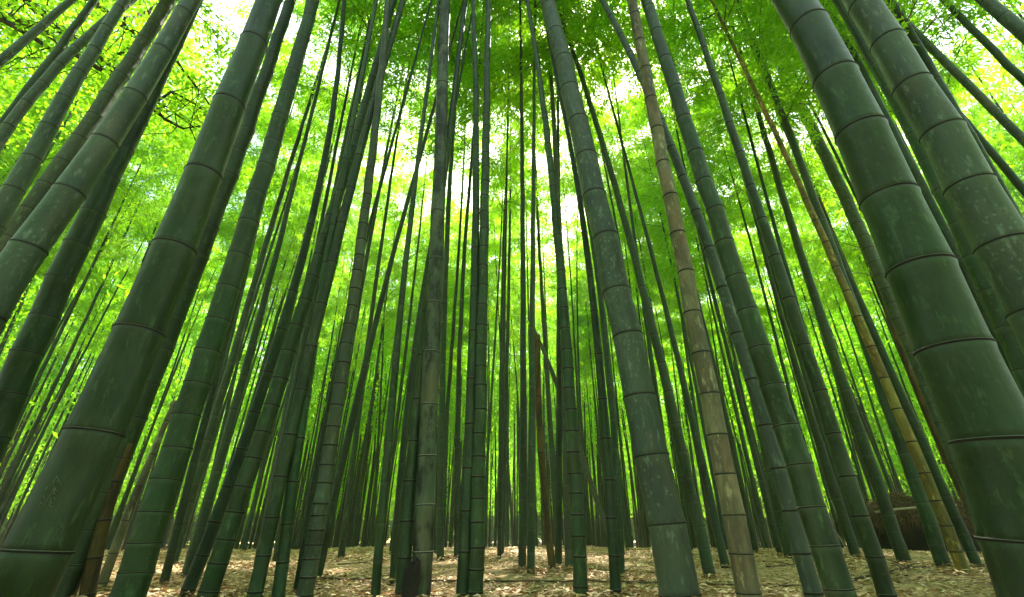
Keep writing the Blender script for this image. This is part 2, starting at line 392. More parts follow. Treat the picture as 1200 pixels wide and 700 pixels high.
# ---- the big culms, left to right
plant('L1', [(318,0,25),(291,50,28),(273,125,32),(240,205,37),(206,292,42),(163,388,48),(108,508,56),(42,648,68)], None, 'deep',
  'thick dark bamboo with scratched writing on its lowest stretch, leaning right across the corner', [646,508,389,292,205,125,50], D=.165)
plant('L2', [(225,0,17),(190,60,20),(156,112,23),(120,168,26),(80,226,30),(35,292,34)], None, 'blue',
  'blue green speckled bamboo crossing in front of two duller parallel culms', [292,226,167,112,60,16], D=.125)
plant('L2b', [(200,0,13),(162,50,14),(132,108,15),(82,183,16),(52,218,17),(0,295,19)], None, 'grey',
  'dull grey green bamboo running parallel just behind the blue green speckled one', None, D=.115)
plant('L3', [(145,0,10),(97,80,13),(75,115,15),(55,152,17),(32,192,18),(10,232,20)], None, 'blue',
  'medium bamboo crossing the dark tree branches, between thin pale culms and the grey green one', None, D=.105)
plant('L4', [(175,112,19),(142,175,21),(125,210,22),(110,250,23),(92,288,24),(72,330,26),(52,372,28),(32,415,29),(12,460,30)], None, 'deep',
  'dark bamboo leaning behind the blue green speckled culm, its foot out of sight', [462,415,372,328,288,250,210,175,140], D=.11)
plant('L5', [(85,0,7),(45,32,8),(0,72,9)], None, 'blue', 'thin pale bamboo in the topmost corner, crossing the thickest dark tree branches', None, D=.07)
plant('L6', [(110,0,7),(75,48,8),(35,105,9),(0,150,10)], None, 'deep', 'thin dark bamboo beside the pale corner culm, crossing under tree branches', None, D=.07)
plant('L7', [(125,22,8),(107,42,9),(45,102,10),(0,165,12)], None, 'blue', 'thin blue green bamboo just below the dark thin one, tree branches above it', None, D=.08)
plant('L8', [(340,0,11),(300,118,14),(215,350,22),(190,410,24),(172,450,25),(155,490,26),(137,535,27),(120,577,29),(85,662,31)], (68,705), 'deep',
  'dark bamboo standing close behind the thick one with scratched writing', [704,662,620,577,537,490,450,410,372,335,300])
plant('L9', [(365,0,13),(355,50,14),(340,100,15),(310,205,19),(252,375,26),(230,450,29),(207,525,30),(182,600,32),(160,670,35)], (148,708), 'green',
  'stout bamboo with thin pale rings, first to the right of the scratched pair', [704,671,636,600,562,525,487,450,412,376,338,300,262,228])
plant('L9y', [(205,470,5),(185,520,7),(165,560,8),(145,620,9),(128,660,10)], (117,690), 'tan', 'slim straw coloured snapped bamboo in the gap between two stout dark green culms', None, broken=True, group='dead bamboo')
plant('L9b', [(150,520,9),(136,560,11),(122,610,14),(112,650,15)], (102,704), 'brown', 'ochre brown snapped bamboo hugging the flank of the dark culm behind the scratched one', None, broken=True, group='dead bamboo')
plant('L19', [(318,200,4),(283,330,6),(243,478,7.5),(215,597,9)], (191,684), 'deep', 'slender dark bamboo rooted on the low bank just right of the stout pale ringed one', None)
plant('L18', [(345,215,5),(313,335,7),(275,478,9),(245,590,11)], (216,678), 'green', 'slender bamboo rooted left of the dark footed one, on the bank of dead leaves', None)
plant('L17', [(400,60,5),(392,100,6),(380,175,7),(362,300,9),(324,400,11),(294,478,12),(275,548,13),(245,635,14)], (220,697), 'deep',
  'slim dark bamboo with a bare dark foot, immediately left of the greener brightly ringed one', None)
plant('L10', [(462,0,7),(445,60,8),(420,150,10),(395,230,12),(370,310,13),(342,410,15),(320,472,17),(295,537,19),(275,600,21),(255,660,22)], (241,706), 'green',
  'long leaning bamboo with a bright olive foot and clear white rings', [693,660,632,600,570,537,506,475,444,412,382])
plant('L11', [(472,0,6),(455,55,7),(442,115,9),(425,175,10),(400,260,11),(387,300,12),(357,440,13),(335,540,14),(310,640,15)], (297,708), 'deep',
  'slim dark bamboo leaning alongside the long olive footed one, its upper half nearly touching it', None)
plant('L20', [(402,200,6),(385,300,8),(365,415,10),(350,510,12),(340,590,13)], (325,706), 'green', 'slim ringed bamboo in the cluster left of the pale jointed green culm', None)
plant('L21', [(440,240,4),(410,350,5),(397,420,6),(382,500,7),(367,580,8)], (347,696), 'deep', 'very slim dark bamboo touching the left side of the pale jointed culm', None)
plant('L12', [(450,60,7),(437,150,9),(430,240,10),(420,330,12),(395,460,15),(375,590,17)], (357,707), 'grey',
  'pale green closely jointed bamboo with eight visible rings near its foot', [697,676,655,638,621,604,590,566,545,522,500,475,450])
plant('L13', [(470,260,5),(450,350,6),(435,400,7),(415,475,8),(395,560,9)], (373,680), 'deep', 'slim near black bamboo leaning just right of the pale closely jointed one', None)
plant('L22', [(440,0,5),(420,100,6),(402,175,7),(380,290,8)], None, 'deep', 'slim dark bamboo whose top crosses the leaves left of the long leaning culm', None, D=.075)
plant('L15', [(490,190,5),(485,220,6),(472,340,7),(465,415,8),(457,480,9),(450,575,10),(447,620,10)], (439,707), 'green', 'slim upright bamboo alone on open leaf litter, left of the black rotten stump', None)
plant('L16', [(505,280,4),(495,350,5.5),(485,420,6.5),(470,540,8)], (461,686), 'deep', 'slim dark bamboo standing between the lone slim culm and the black stump', None)
plant('L16c', [(500,380,10),(492,440,12),(485,520,14),(478,610,15)], (470,706), 'deep', 'dark bamboo directly left of the black stained central culm, stump at its foot', None)
plant('C1', [(522,0,12),(517,125,13.5),(515,200,15),(512,305,17),(506,414,20),(502,535,22),(495,647,24)], (492,707), 'stained',
  'large grey green central bamboo with black stains and white joints', [701,647,592,535,475,414,357,305,250,200,150,100])
plant('C4', [(545,0,3.5),(530,175,5),(522,320,6),(518,450,7.5)], (516,662), 'green', 'slim bamboo visible just right of the black stained central culm', None)
plant('C4b', [(548,250,4),(540,350,5),(538,480,6)], (535,661), 'deep', 'slim dark bamboo halfway between the stained central culm and the touching pair', None)
plant('C3', [(554,0,4.5),(557,60,6),(559,150,8),(557,300,9),(552,425,11),(547,550,12.5)], (543,708), 'deep', 'narrower, left one of the two touching straight bamboos at the centre', None, s0=.14)
plant('C2', [(572,0,6),(571,100,8),(568,250,10.5),(565,355,13),(562,450,14.5),(560,570,16.5)], (558,708), 'green', 'broader, right one of the two touching straight bamboos at the centre', [694,667,641,612,584,559,535,508,480,452,430,404,382,358,335])
plant('C6', [(592,300,3),(590,420,4),(587,540,4.5)], (585,660), 'deep', 'hair thin bamboo alone right of the touching straight pair', None)
plant('C7', [(612,200,5),(613,350,6.5),(613,500,8)], (612,671), 'deep', 'straight dark bamboo, left of two standing together near the dead brown pole', None)
plant('C8', [(625,230,5),(624,350,6.5),(623,500,8)], (622,673), 'green', 'straight greener bamboo, right of two standing together near the dead brown pole', None)
plant('C9', [(629,393,7),(632,450,8),(635,560,8)], (648,669), 'brown', 'dead brown snapped bamboo pole, ending among the leaves at half height', None, broken=True, group='dead bamboo')
plant('C10', [(655,330,5),(655,450,7),(655,560,8)], (654,666), 'deep', 'slim dark bamboo close beside the left edge of the evenly ringed straight one', None)
plant('C11', [(652,200,6),(659,350,8),(663,480,9.5),(666,580,10)], (667,667), 'grey', 'brownish green bamboo tucked behind the evenly ringed straight one', None)
plant('C5', [(617,0,4),(630,65,6),(640,150,7.5),(647,210,9),(658,345,11),(665,425,12.5),(670,500,13.5),(679,650,16)], (682,706), 'green', 'evenly ringed bamboo left of the thick speckled one, its foot in open litter', [687,652,628,603,578,555,530,505,480,455,432,410,385])
plant('Ra', [(665,150,5),(680,250,7),(697,375,9),(707,450,10),(715,580,12)], (721,703), 'deep', 'dark bamboo just left of the thick speckled one, with a blackened foot', None)
plant('Rb', [(690,260,5),(708,380,7),(718,475,8),(723,580,9)], (728,674), 'green', 'slim bamboo with pale rings squeezed between the blackened foot and the thick speckled culm', None)
plant('Rc', [(672,60,5),(690,120,6),(720,215,7),(750,345,9),(775,410,10),(790,475,11),(810,580,13)], (829,671), 'green', 'bamboo with a grey mossy foot between the thick speckled culm and the tan one', None)
plant('Rd', [(748,240,4),(770,320,5),(800,440,7),(827,580,9)], (852,663), 'deep', 'slim steeply leaning dark bamboo just left of the tan culm', None)
plant('Re', [(790,250,4),(812,330,5),(835,420,6),(867,580,8)], (888,650), 'deep', 'slim bamboo rooted far back just right of the tan culm, dark tuft at its foot', None)
plant('R1', [(642,0,17),(652,40,19),(665,105,21),(680,142,23),(687,185,24),(697,230,27),(710,280,29),(721,342,31),(735,395,34),(750,465,37),(764,535,40),(781,614,44)], (801,712), 'blue',
  'thick pale speckled bamboo leaning from bottom centre, heavy dark rings', [697,614,535,465,395,342,280,230,185,142,105,72,40,8])
plant('R2', [(740,0,10),(750,50,12),(762,117,14),(779,192,16),(795,275,17),(812,367,18),(829,462,21),(848,556,24),(868,649,27)], (884,715), 'tan',
  'tan dried bamboo with dark rings, the only thick culm of that colour', [695,649,604,556,510,462,415,367,320,275,231,192,152,117,82,50,18])
plant('R3', [(757,0,11),(772,45,13),(790,100,15.5),(802,140,17),(815,180,18),(835,247,19),(862,325,21),(872,365,22.5),(910,452,25),(940,545,28),(967,640,31)], (993,732), 'green',
  'stout green bamboo second right of the tan one, crossing a thinner culm low down', [690,640,595,545,500,452,408,365,325,285,247,213,180,140,105,70])
plant('R4', [(700,0,6),(722,27,7),(745,65,8),(780,140,9),(797,195,10),(815,255,11),(842,345,13),(870,430,15),(897,515,17),(930,605,19)], (968,714), 'blue',
  'long thin bluish bamboo passing behind the tan culm, foot beside the stout green one', None)
plant('R4b', [(860,370,6),(880,460,8),(905,560,10)], (925,656), 'green', 'slim bamboo with a dark knobbly foot between the tan culm and the bluish one', None)
plant('R5', [(805,0,6),(825,50,7),(840,100,8),(855,150,9),(875,200,10),(890,245,10.5),(900,280,11),(925,350,13),(950,425,14.5),(975,510,16),(1005,605,18)], (1047,708), 'green',
  'slim bamboo with a yellowish foot at the lower edge, right of the stout green one', None)
plant('R5b', [(905,330,5),(930,420,7),(967,540,10)], (1003,651), 'deep', 'slim dark bamboo rooted in open litter left of the straw heap', None)
plant('R7', [(900,170,6),(925,260,8),(955,350,10),(985,440,11),(1010,510,12),(1045,615,13.5)], (1058,657), 'green', 'bamboo standing directly in front of the dark hollow of the straw heap, on the left', None)
plant('R8', [(900,90,6),(930,170,7),(960,260,9),(995,345,11),(1025,415,12.5),(1050,510,13.5),(1090,615,14.5)], (1107,666), 'green', 'bamboo with many rings crossing the pale rail in front of the straw heap', None)
plant('R9', [(885,110,5),(930,195,6),(955,255,7),(992,345,8),(1025,415,9),(1045,470,10),(1065,520,11),(1087,565,12),(1110,615,13)], (1135,676), 'yellow',
  'golden tan bamboo in front of the straw heap, swelling at its yellow foot', None)
plant('R9b', [(1055,470,6),(1080,525,8),(1107,590,9)], (1138,648), 'brown', 'mottled brown bamboo just right of the golden tan one', None)
plant('R6b', [(1060,420,6),(1085,480,7),(1117,555,9)], (1162,648), 'brown', 'mottled brown bamboo nearest to the huge dark culm at the edge', None)
plant('R6', [(872,0,9),(900,50,10),(925,105,11),(950,155,12),(975,200,13),(995,235,13),(1010,270,13.5),(1040,340,14),(1085,440,14),(1117,540,14)], (1166,652), 'blue',
  'long slim blue green bamboo parallel to the huge dark one, on its left', None)
plant('R10', [(927,0,36),(951,32,38),(978,95,44),(1008,157,50),(1042,232,56),(1077,317,62),(1119,412,71),(1161,518,79)], None, 'deep',
  'huge dark green bamboo leaning along the edge, the thickest of all', [635,518,410,317,232,157,95,32], D=.17)
plant('R11', [(1007,0,28),(1041,52,33),(1071,102,38),(1102,157,41),(1138,218,45),(1176,288,49)], None, 'blue',
  'thick blue green bamboo with white spots, right of the huge dark one', [365,288,218,157,102,52,8], D=.165)
plant('R12', [(982,0,10),(1010,48,12),(1040,100,14),(1065,145,15),(1095,205,16),(1115,250,17),(1140,295,18),(1160,345,19)], None, 'green',
  'medium ringed bamboo squeezed between the huge dark culm and the white spotted one', None, D=.10)
plant('R12b', [(968,0,7),(1000,70,8),(1040,140,9),(1080,215,10),(1120,300,11)], None, 'deep', 'slim dark bamboo immediately left of the squeezed ringed one', None, D=.08)
plant('R13', [(1085,70,9),(1115,125,10),(1160,200,11.5),(1200,275,13)], None, 'deep', 'dark bamboo half hidden behind the thick white spotted one', None, D=.09)
plant('R14', [(1035,0,7),(1090,55,7.5),(1130,95,8),(1170,135,8.5),(1200,165,9)], None, 'blue', 'thin bluish bamboo crossing open leaves right of the white spotted culm', None, D=.085)
plant('R15', [(1105,0,6),(1150,45,7),(1200,95,8)], None, 'green', 'thin bamboo second from the topmost corner, leaning steeply', None, D=.08)
plant('R16', [(1150,-2,12),(1175,17,13),(1200,40,14)], None, 'blue', 'blue green bamboo cutting across the topmost corner beyond all other culms', None, D=.10)
plant('R17', [(1050,40,5),(1090,95,6),(1150,160,7),(1200,225,8)], None, 'deep', 'thin dark bamboo low among leaves right of the white spotted culm', None, D=.085)
plant('C12', [(619,372,3),(632,400,4),(645,430,5),(655,458,5.5)], None, 'grey', 'pale snapped bamboo slanting across the top of the dead brown pole', None, D=.07, broken=True, group='dead bamboo', ringnodes=False)
# ------------------------------------------------------------------ rank and file: prototypes with parts, then copies
def proto(k):
    rs = random.Random(50+k); H = 11+rs.random()*2; r0 = .031+.017*rs.random(); bend = .15+.5*rs.random(); az = rs.random()*6.28
    bx = rs.uniform(-.02, .02)
    def pos(z):
        t = max(0, z/H); o = bend*t**2.6
        return np.array([math.cos(az)*o+bx*z*.5, math.sin(az)*o, z])
    rad = lambda z: max(.004, r0*(1-max(0, z)/H)**.8)
    root = empty('bamboo', (0, 0, -50))
    me, _ = culm_mesh(pos, rad, node_zs(.02, H, .11, .30), H, M['thin' if k % 3 else 'green'], 10, True)
    link('culm', me, root)
    t = pos(H-1)-pos(H-4); t /= np.linalg.norm(t)
    o = link('crown', CROWNS[k % len(CROWNS)], root, pos(H-6.4*(.8 if k % 2 else 1)))
    if k % 2: o.scale = (.8, .8, .8)
    o.rotation_mode = 'QUATERNION'; o.rotation_quaternion = Vector((0, 0, 1)).rotation_difference(Vector(t))
    return root
PROTO = [proto(k) for k in range(12)]
used = set()
def copy_tree(o, parent=None):
    c = o.copy(); COL.objects.link(c); c.parent = parent
    for ch in o.children: copy_tree(ch, c)
    return c
# sectors of the far ranks, named by the culms they are seen between
SECT = [(150, 'slender bamboo of the far ranks seen beyond the scratched thick culm'),
 (300, 'slender bamboo of the far ranks seen beyond the stout pale ringed culm'),
 (430, 'slender bamboo of the far ranks behind the pale closely jointed culm'),
 (550, 'slender bamboo of the far ranks behind the black stained central culm'),
 (680, 'slender bamboo of the far ranks between the touching pair and the evenly ringed culm'),
 (800, 'slender bamboo of the far ranks behind the thick speckled culm'),
 (930, 'slender bamboo of the far ranks behind the tan culm'),
 (1050, 'slender bamboo of the far ranks behind the stout green culm'),
 (9999, 'slender bamboo of the far ranks beyond the straw heap and huge dark culm')]
N_FILL = 225; cnt = 0; tries = 0
while cnt < N_FILL and tries < 20000:
    tries += 1
    az = random.uniform(-1, 1)*R(57); r = math.sqrt(random.uniform(5.2**2, 19.5**2))
    x, y = r*math.sin(az), r*math.cos(az)
    if y < 3.2 or (az < R(-36) and r < 10.5): continue
    if min((x-a)**2+(y-b)**2 for a, b in bases) < (.42 if r < 12 else .5)**2: continue
    uu = 600+F*x/(y*cp-H_CAM*sp_)
    if (1028 < uu < 1128 and r < 12.8) or math.hypot(x-8.3, y-8.0) < 1.6: continue
    bases.append((x, y)); k = random.randrange(len(PROTO)) if r > 10 else random.choice([1, 3, 6, 8, 11])
    o = PROTO[k] if k not in used else copy_tree(PROTO[k]); used.add(k)
    o.location = (x, y, float(gz(x, y))-.01); s = random.uniform(.82, 1.12); o.scale = (s, s, s*random.uniform(.95, 1.08))
    o.rotation_euler = (random.gauss(0, .025), random.gauss(0, .025), random.random()*6.28)
    u = 600+F*x/(y*cp-H_CAM*sp_)
    j = [i for i, q in enumerate(SECT) if u < q[0]][0]
    tag(o, SECT[j][1], 'bamboo', SECT[j][1].replace('slender bamboo', 'slender bamboos')); cnt += 1
for k in range(len(PROTO)):
    if k not in used:
        for ch in list(PROTO[k].children): bpy.data.objects.remove(ch)
        bpy.data.objects.remove(PROTO[k])
# the grove beyond: reads as one mass
def build_far():
    mb = MB(); Q = []
    for i in range(1450):
        behind = i >= 1050
        if behind: az = R(rng.uniform(46, 314)); r = math.sqrt(rng.uniform((5.0 if math.cos(az) < 0 else 11)**2, 22**2))          # the grove goes on all round
        else: az = rng.uniform(-1, 1)*R(62); r = math.sqrt(rng.uniform(19.5**2, 43**2))
        x, y = r*math.sin(az), r*math.cos(az); zg = float(gz(x, y))
        H = rng.uniform(11, 16); r0 = rng.uniform(.034, .062); lx, ly = rng.normal()*.5, rng.normal()*.5
        zz = np.linspace(-.2, H, 7)
        mb.tube([np.array([x+lx*(z/H)**2, y+ly*(z/H)**2, z+zg]) for z in zz], [max(.006, r0*(1-max(0, z)/H)**.8) for z in zz], 6, 1, None, False)
        m = 470 if behind else (1700 if i < 900 else 300); cl = 22; zlo = (2.2 if r > 6.5 else 4.5) if behind else (2.2 if r > 30 else 4.5)
        ct = np.stack([rng.normal(size=cl)*.75, rng.normal(size=cl)*.75, zlo+(H+.5-zlo)*rng.random(cl)], -1)
        fld = np.sin((x+ct[:, 0])*.9+1.3)*np.sin((y+ct[:, 1])*.8+.4)+.8*np.sin(ct[:, 2]*1.1+x*.5)                   # foliage masses with openings
        ct = ct[fld > -.75] if not behind else ct[(fld > -.75) & ((y+ct[:, 1] < -.4) | (r > 10))]; cl2 = len(ct)
        if cl2 < 1: continue
        m = int(m*cl2/cl); P = ct[rng.integers(0, cl2, m)]+rng.normal(size=(m, 3))*np.array([.34, .34, .20])+np.array([x, y, zg])
        D = rng.normal(size=(m, 3)); D[:, 2] -= .4; D /= np.linalg.norm(D, axis=1)[:, None]
        L = (.13+.11*rng.random(m))*(1.5 if behind and y < 0 else 1); Q.append(leaves(P, D, L, L*.17, .25))
    me = quads_mesh('far_bamboo_grove', np.vstack(Q), [M['leaf'], M['thin']], 0, mb)
    tag(link('far_bamboo_grove', me), 'far bamboo grove closing the view behind the slender ranks', 'bamboo grove', kind='stuff')
build_far()
def build_wood():
    Q = []
    for i in range(260):
        az = R(-70+140*(i+rng.random())/260); r = rng.uniform(50, 66); x, y = r*math.sin(az), r*math.cos(az); h = rng.uniform(9, 17)
        m = 1300; cl = 40
        th, ph = rng.random(cl)*6.28, rng.random(cl)
        ct = np.stack([x+np.cos(th)*2.6*np.sqrt(ph), y+np.sin(th)*2.6*np.sqrt(ph), (.7+h*rng.random(cl)**1.1)], -1)
        P = ct[rng.integers(0, cl, m)]+rng.normal(size=(m, 3))*.45; P[:, 2] = np.abs(P[:, 2])+float(gz(x, y))
        D = rng.normal(size=(m, 3)); D /= np.linalg.norm(D, axis=1)[:, None]; L = .35+.3*rng.random(m); Q.append(leaves(P, D, L, L*.3, .1))
    tag(link('far_wood', quads_mesh('far_wood', np.vstack(Q), [M['woodleaf']])), 'bright bushy wood beyond the last bamboo stems', 'wood', kind='stuff')
build_wood()
# ------------------------------------------------------------------ broadleaf tree whose dark limbs cross the upper left corner
def px3(u, v, dist):
    d = ray(u, v); return CAM+d*(dist/np.hypot(d[0], d[1]))
def broad_tree():
    base = np.array([-9.4, 4.6, 0.0]); root = tag(empty('broadleaf_tree', base), 'spreading broadleaf tree with crooked dark limbs among small round leaves', 'tree')
    rs = np.random.default_rng(5)
    fork = np.array([-9.0, 4.7, 5.2])
    mb = MB(); mb.tube([np.array([0, 0, -.2]), np.array([.02, 0, .3]), np.array([.1, .05, 1.8]), np.array([.25, .05, 3.6]), fork-base], [.34, .25, .2, .17, .15], 12)
    link('trunk', mb.mesh('trunk', [M['bark']]), root)
    limbs = [([(-40,0,8.2),(0,16,8),(30,28,7.8),(60,42,7.6),(92,66,7.2),(118,82,7.0)], .060, .022),
             ([(-30,-60,8.5),(28,-4,8.2),(52,18,8.1),(72,37,8.0),(100,55,7.8),(128,76,7.6),(136,98,7.4)], .062, .020),
             ([(-40,20,8.0),(0,22,7.6),(25,36,7.4),(48,50,7.3),(72,66,7.2)], .04, .014),
             ([(-40,40,8.8),(0,10,8.9),(22,-4,9.0),(50,-30,9.2)], .035, .018),
             ([(60,-60,8.6),(95,-10,8.2),(120,10,8.0),(145,32,7.8),(170,44,7.7),(200,62,7.5)], .045, .014),
             ([(100,55,7.8),(118,78,7.7),(143,62,7.6),(165,48,7.6),(190,30,7.6)], .026, .010),
             ([(128,76,7.6),(150,92,7.5),(175,122,7.3),(193,140,7.2),(215,151,7.1),(240,148,7.0)], .030, .008),
             ([(175,122,7.3),(200,108,7.4),(226,120,7.4),(250,135,7.4)], .018, .006),
             ([(200,62,7.5),(225,95,7.4),(245,122,7.4),(270,140,7.4)], .018, .006),
             ([(145,32,7.8),(165,15,8.2),(190,0,8.5),(215,-25,8.7)], .022, .008)]
    Ps = []; 
    for li, (pp, a, b) in enumerate(limbs):
        pts = [px3(q[0], q[1], q[2]*.86)-base for q in pp]; a *= 1.25; b *= 1.2
        if li in (0, 1, 2, 3, 4): pts.insert(0, (fork-base)+rs.normal(size=3)*.04)
        # subdivide with small crooks
        P = [pts[0]]
        for p, q in zip(pts, pts[1:]):
            for s in (.33, .67): P.append(p+(q-p)*s+rs.normal(size=3)*.025*np.linalg.norm(q-p))
            P.append(q)
        m = MB(); m.tube(P, np.linspace(a, b, len(P)), 8)
        for k in range(3, len(P), 2):
            for _ in range(2):
                d = rs.normal(size=3); d[2] += .2; d /= np.linalg.norm(d); L = .4+.7*rs.random()
                tw = [P[k]+d*L*s+rs.normal(size=3)*.04*(s > 0) for s in (0, .33, .67, 1)]; m.tube(tw, [.009, .007, .005, .003], 4)
                Ps += [tw[-1], tw[-2]]
        link('limb', m.mesh('limb', [M['bark']]), root)
        for k in range(4, len(P)): Ps.append(P[k])
    # leaf clumps round the twigs and above the limbs
    C = np.array(Ps); nlimb = len(C); extra = []
    for u in range(-120, 330, 25):
        for v in range(-160, 150, 27):
            if rs.random() < .82*(1 if u < 230 and v < 120 else .65): extra.append(px3(u+rs.normal()*10, v+rs.normal()*10, rs.uniform(7.4, 10.5))-base)
    C = np.vstack([C, np.array(extra)]); Q = []
    for ci, c in enumerate(C):
        n = rs.integers(60, 130) if ci >= nlimb else rs.integers(10, 30); nrm = rs.normal(size=3)*.3+np.array([0, 0, 1]); nrm /= np.linalg.norm(nrm)
        off = rs.normal(size=(n, 3))*np.array([.36, .36, .12]); P = c+off
        th = rs.random(n)*6.28; D = np.stack([np.cos(th), np.sin(th), rs.normal(size=n)*.35-.15], -1); D /= np.linalg.norm(D, axis=1)[:, None]
        L = .042+.03*rs.random(n); up = np.array([0, 0, 1])+rs.normal(size=(n, 3))*.35; w = np.cross(D, up); w /= np.linalg.norm(w, axis=1)[:, None]; w *= (L*.36)[:, None]
        mid = P+D*(L*.45)[:, None]; tip = P+D*L[:, None]; tip[:, 2] -= .2*L; Q.append(np.stack([P, mid+w, tip, mid-w], 1))
    link('crown', quads_mesh('crown', np.vstack(Q), [M['mapleleaf']]), root)
broad_tree()
build_litter()
# ------------------------------------------------------------------ things on the floor
def lying(name, label, cat, pix, r, mat, z=.012, group=None, branchlets=0):
    P = [on_ground(u, v) for u, v in pix]; c = P[len(P)//2]; mb = MB(); pts = []
    for p, q in zip(P, P[1:]):
        for s in (0, .25, .5, .75):
            x = p+(q-p)*s; pts.append(np.array([x[0]+rng.normal()*.01-c[0], x[1]+rng.normal()*.012-c[1], float(gz(x[0], x[1]))+z+rng.random()*.008]))
    x = P[-1]; pts.append(np.array([x[0]-c[0], x[1]-c[1], float(gz(x[0], x[1]))+z]))
    mb.tube(pts, np.linspace(r, r*.55, len(pts)), 7)
    for _ in range(branchlets):
        k = rng.integers(1, len(pts)-1); d = np.array([rng.normal(), rng.normal(), .25]); d /= np.linalg.norm(d)
        mb.tube([pts[k], pts[k]+d*.09, pts[k]+d*.2+np.array([0, 0, -.02])], [r*.5, r*.35, r*.2], 5)
    o = link(name, mb.mesh(name, [M[mat]]), None, (c[0], c[1], 0)); return tag(o, label, cat, group)
lying('fallen_cane', 'long thin dark cane lying across the litter behind the central culms', 'cane', [(372,681),(440,683),(520,685),(600,685),(680,684),(745,683)], .007, 'stick')
lying('fallen_cane', 'thin dark cane lying between the thick speckled culm and the tan one', 'cane', [(738,684),(800,684),(850,685),(905,686),(940,684)], .006, 'stick')
lying('fallen_branch', 'crooked dead branch lying in front of the straw heap', 'branch', [(985,679),(1010,676),(1035,673),(1060,670),(1095,667)], .010, 'stick', branchlets=4)
lying('fallen_branch', 'short dead branch on the litter beside the bluish culm foot', 'branch', [(895,664),(915,664),(938,662)], .006, 'stick', branchlets=2)
lying('fallen_branch', 'thin twig lying left of the central pair on open litter', 'branch', [(395,668),(420,667),(438,668)], .004, 'stick', branchlets=1)
lying('fallen_branch', 'small forked stick right of the golden tan foot', 'branch', [(1140,672),(1160,670),(1180,676)], .006, 'stick', branchlets=3)
lying('fallen_branch', 'small dark stick on the litter between evenly ringed and speckled culms', 'branch', [(690,668),(715,669),(735,667)], .004, 'stick', branchlets=1)
# curled dry culm sheath near the huge culm
def sheath():
    c = on_ground(1162, 663); mb = MB(); L = .19
    rings = []
    for i in range(9):
        t = i/8; r = .035*math.sin(math.pi*(.12+.8*t))**.8; a = np.linspace(-.3, 3.5, 10)
        rings.append(np.stack([np.full(10, (t-.5)*L), r*np.cos(a), .006+r*.9*np.sin(a)+.02*math.sin(3*t)*t], -1))
    mb.grid(rings, None, 0, False)
    rings2 = [r*np.array([1, .9, .88])+np.array([0, 0, .0008]) for r in rings]; mb.grid(rings2, None, 0, False)
    o = link('dry_sheath', mb.mesh('dry_sheath', [M['sheath']]), None, (c[0], c[1], float(gz(c[0], c[1])))); o.rotation_euler = (0, 0, .25)
    tag(o, 'curled dark dry bamboo sheath lying near the huge dark culm', 'sheath')
sheath()
# black rotten stump beside the stained culm
def stump():
    c = on_ground(479, 711); mb = MB(); n = 14; rs = np.random.default_rng(3); rings = []
    ang = np.arange(n)*2*math.pi/n; rag = 1+.16*rs.normal(size=n); tops = .105+.065*rs.random(n)
    for t in (0, .25, .55, .8, 1):
        r = (.027-.003*t+(.006*(1-t)**2))*(rag if t > .5 else 1+.05*rs.normal(size=n))
        rings.append(np.stack([r*np.cos(ang), r*np.sin(ang), -.02*(t == 0)+tops*t], -1))
    for t in (1, .7):                                              # hollow inside
        r = .017*rag; rings.append(np.stack([r*np.cos(ang), r*np.sin(ang), tops*t-.002], -1))
    mb.grid(rings, None, 0, True, False, True)
    tag(link('rotten_stump', mb.mesh('rotten_stump', [M['rotten']]), None, (c[0], c[1], 0)), 'black rotten bamboo stump with a ragged hollow top', 'stump')
stump()
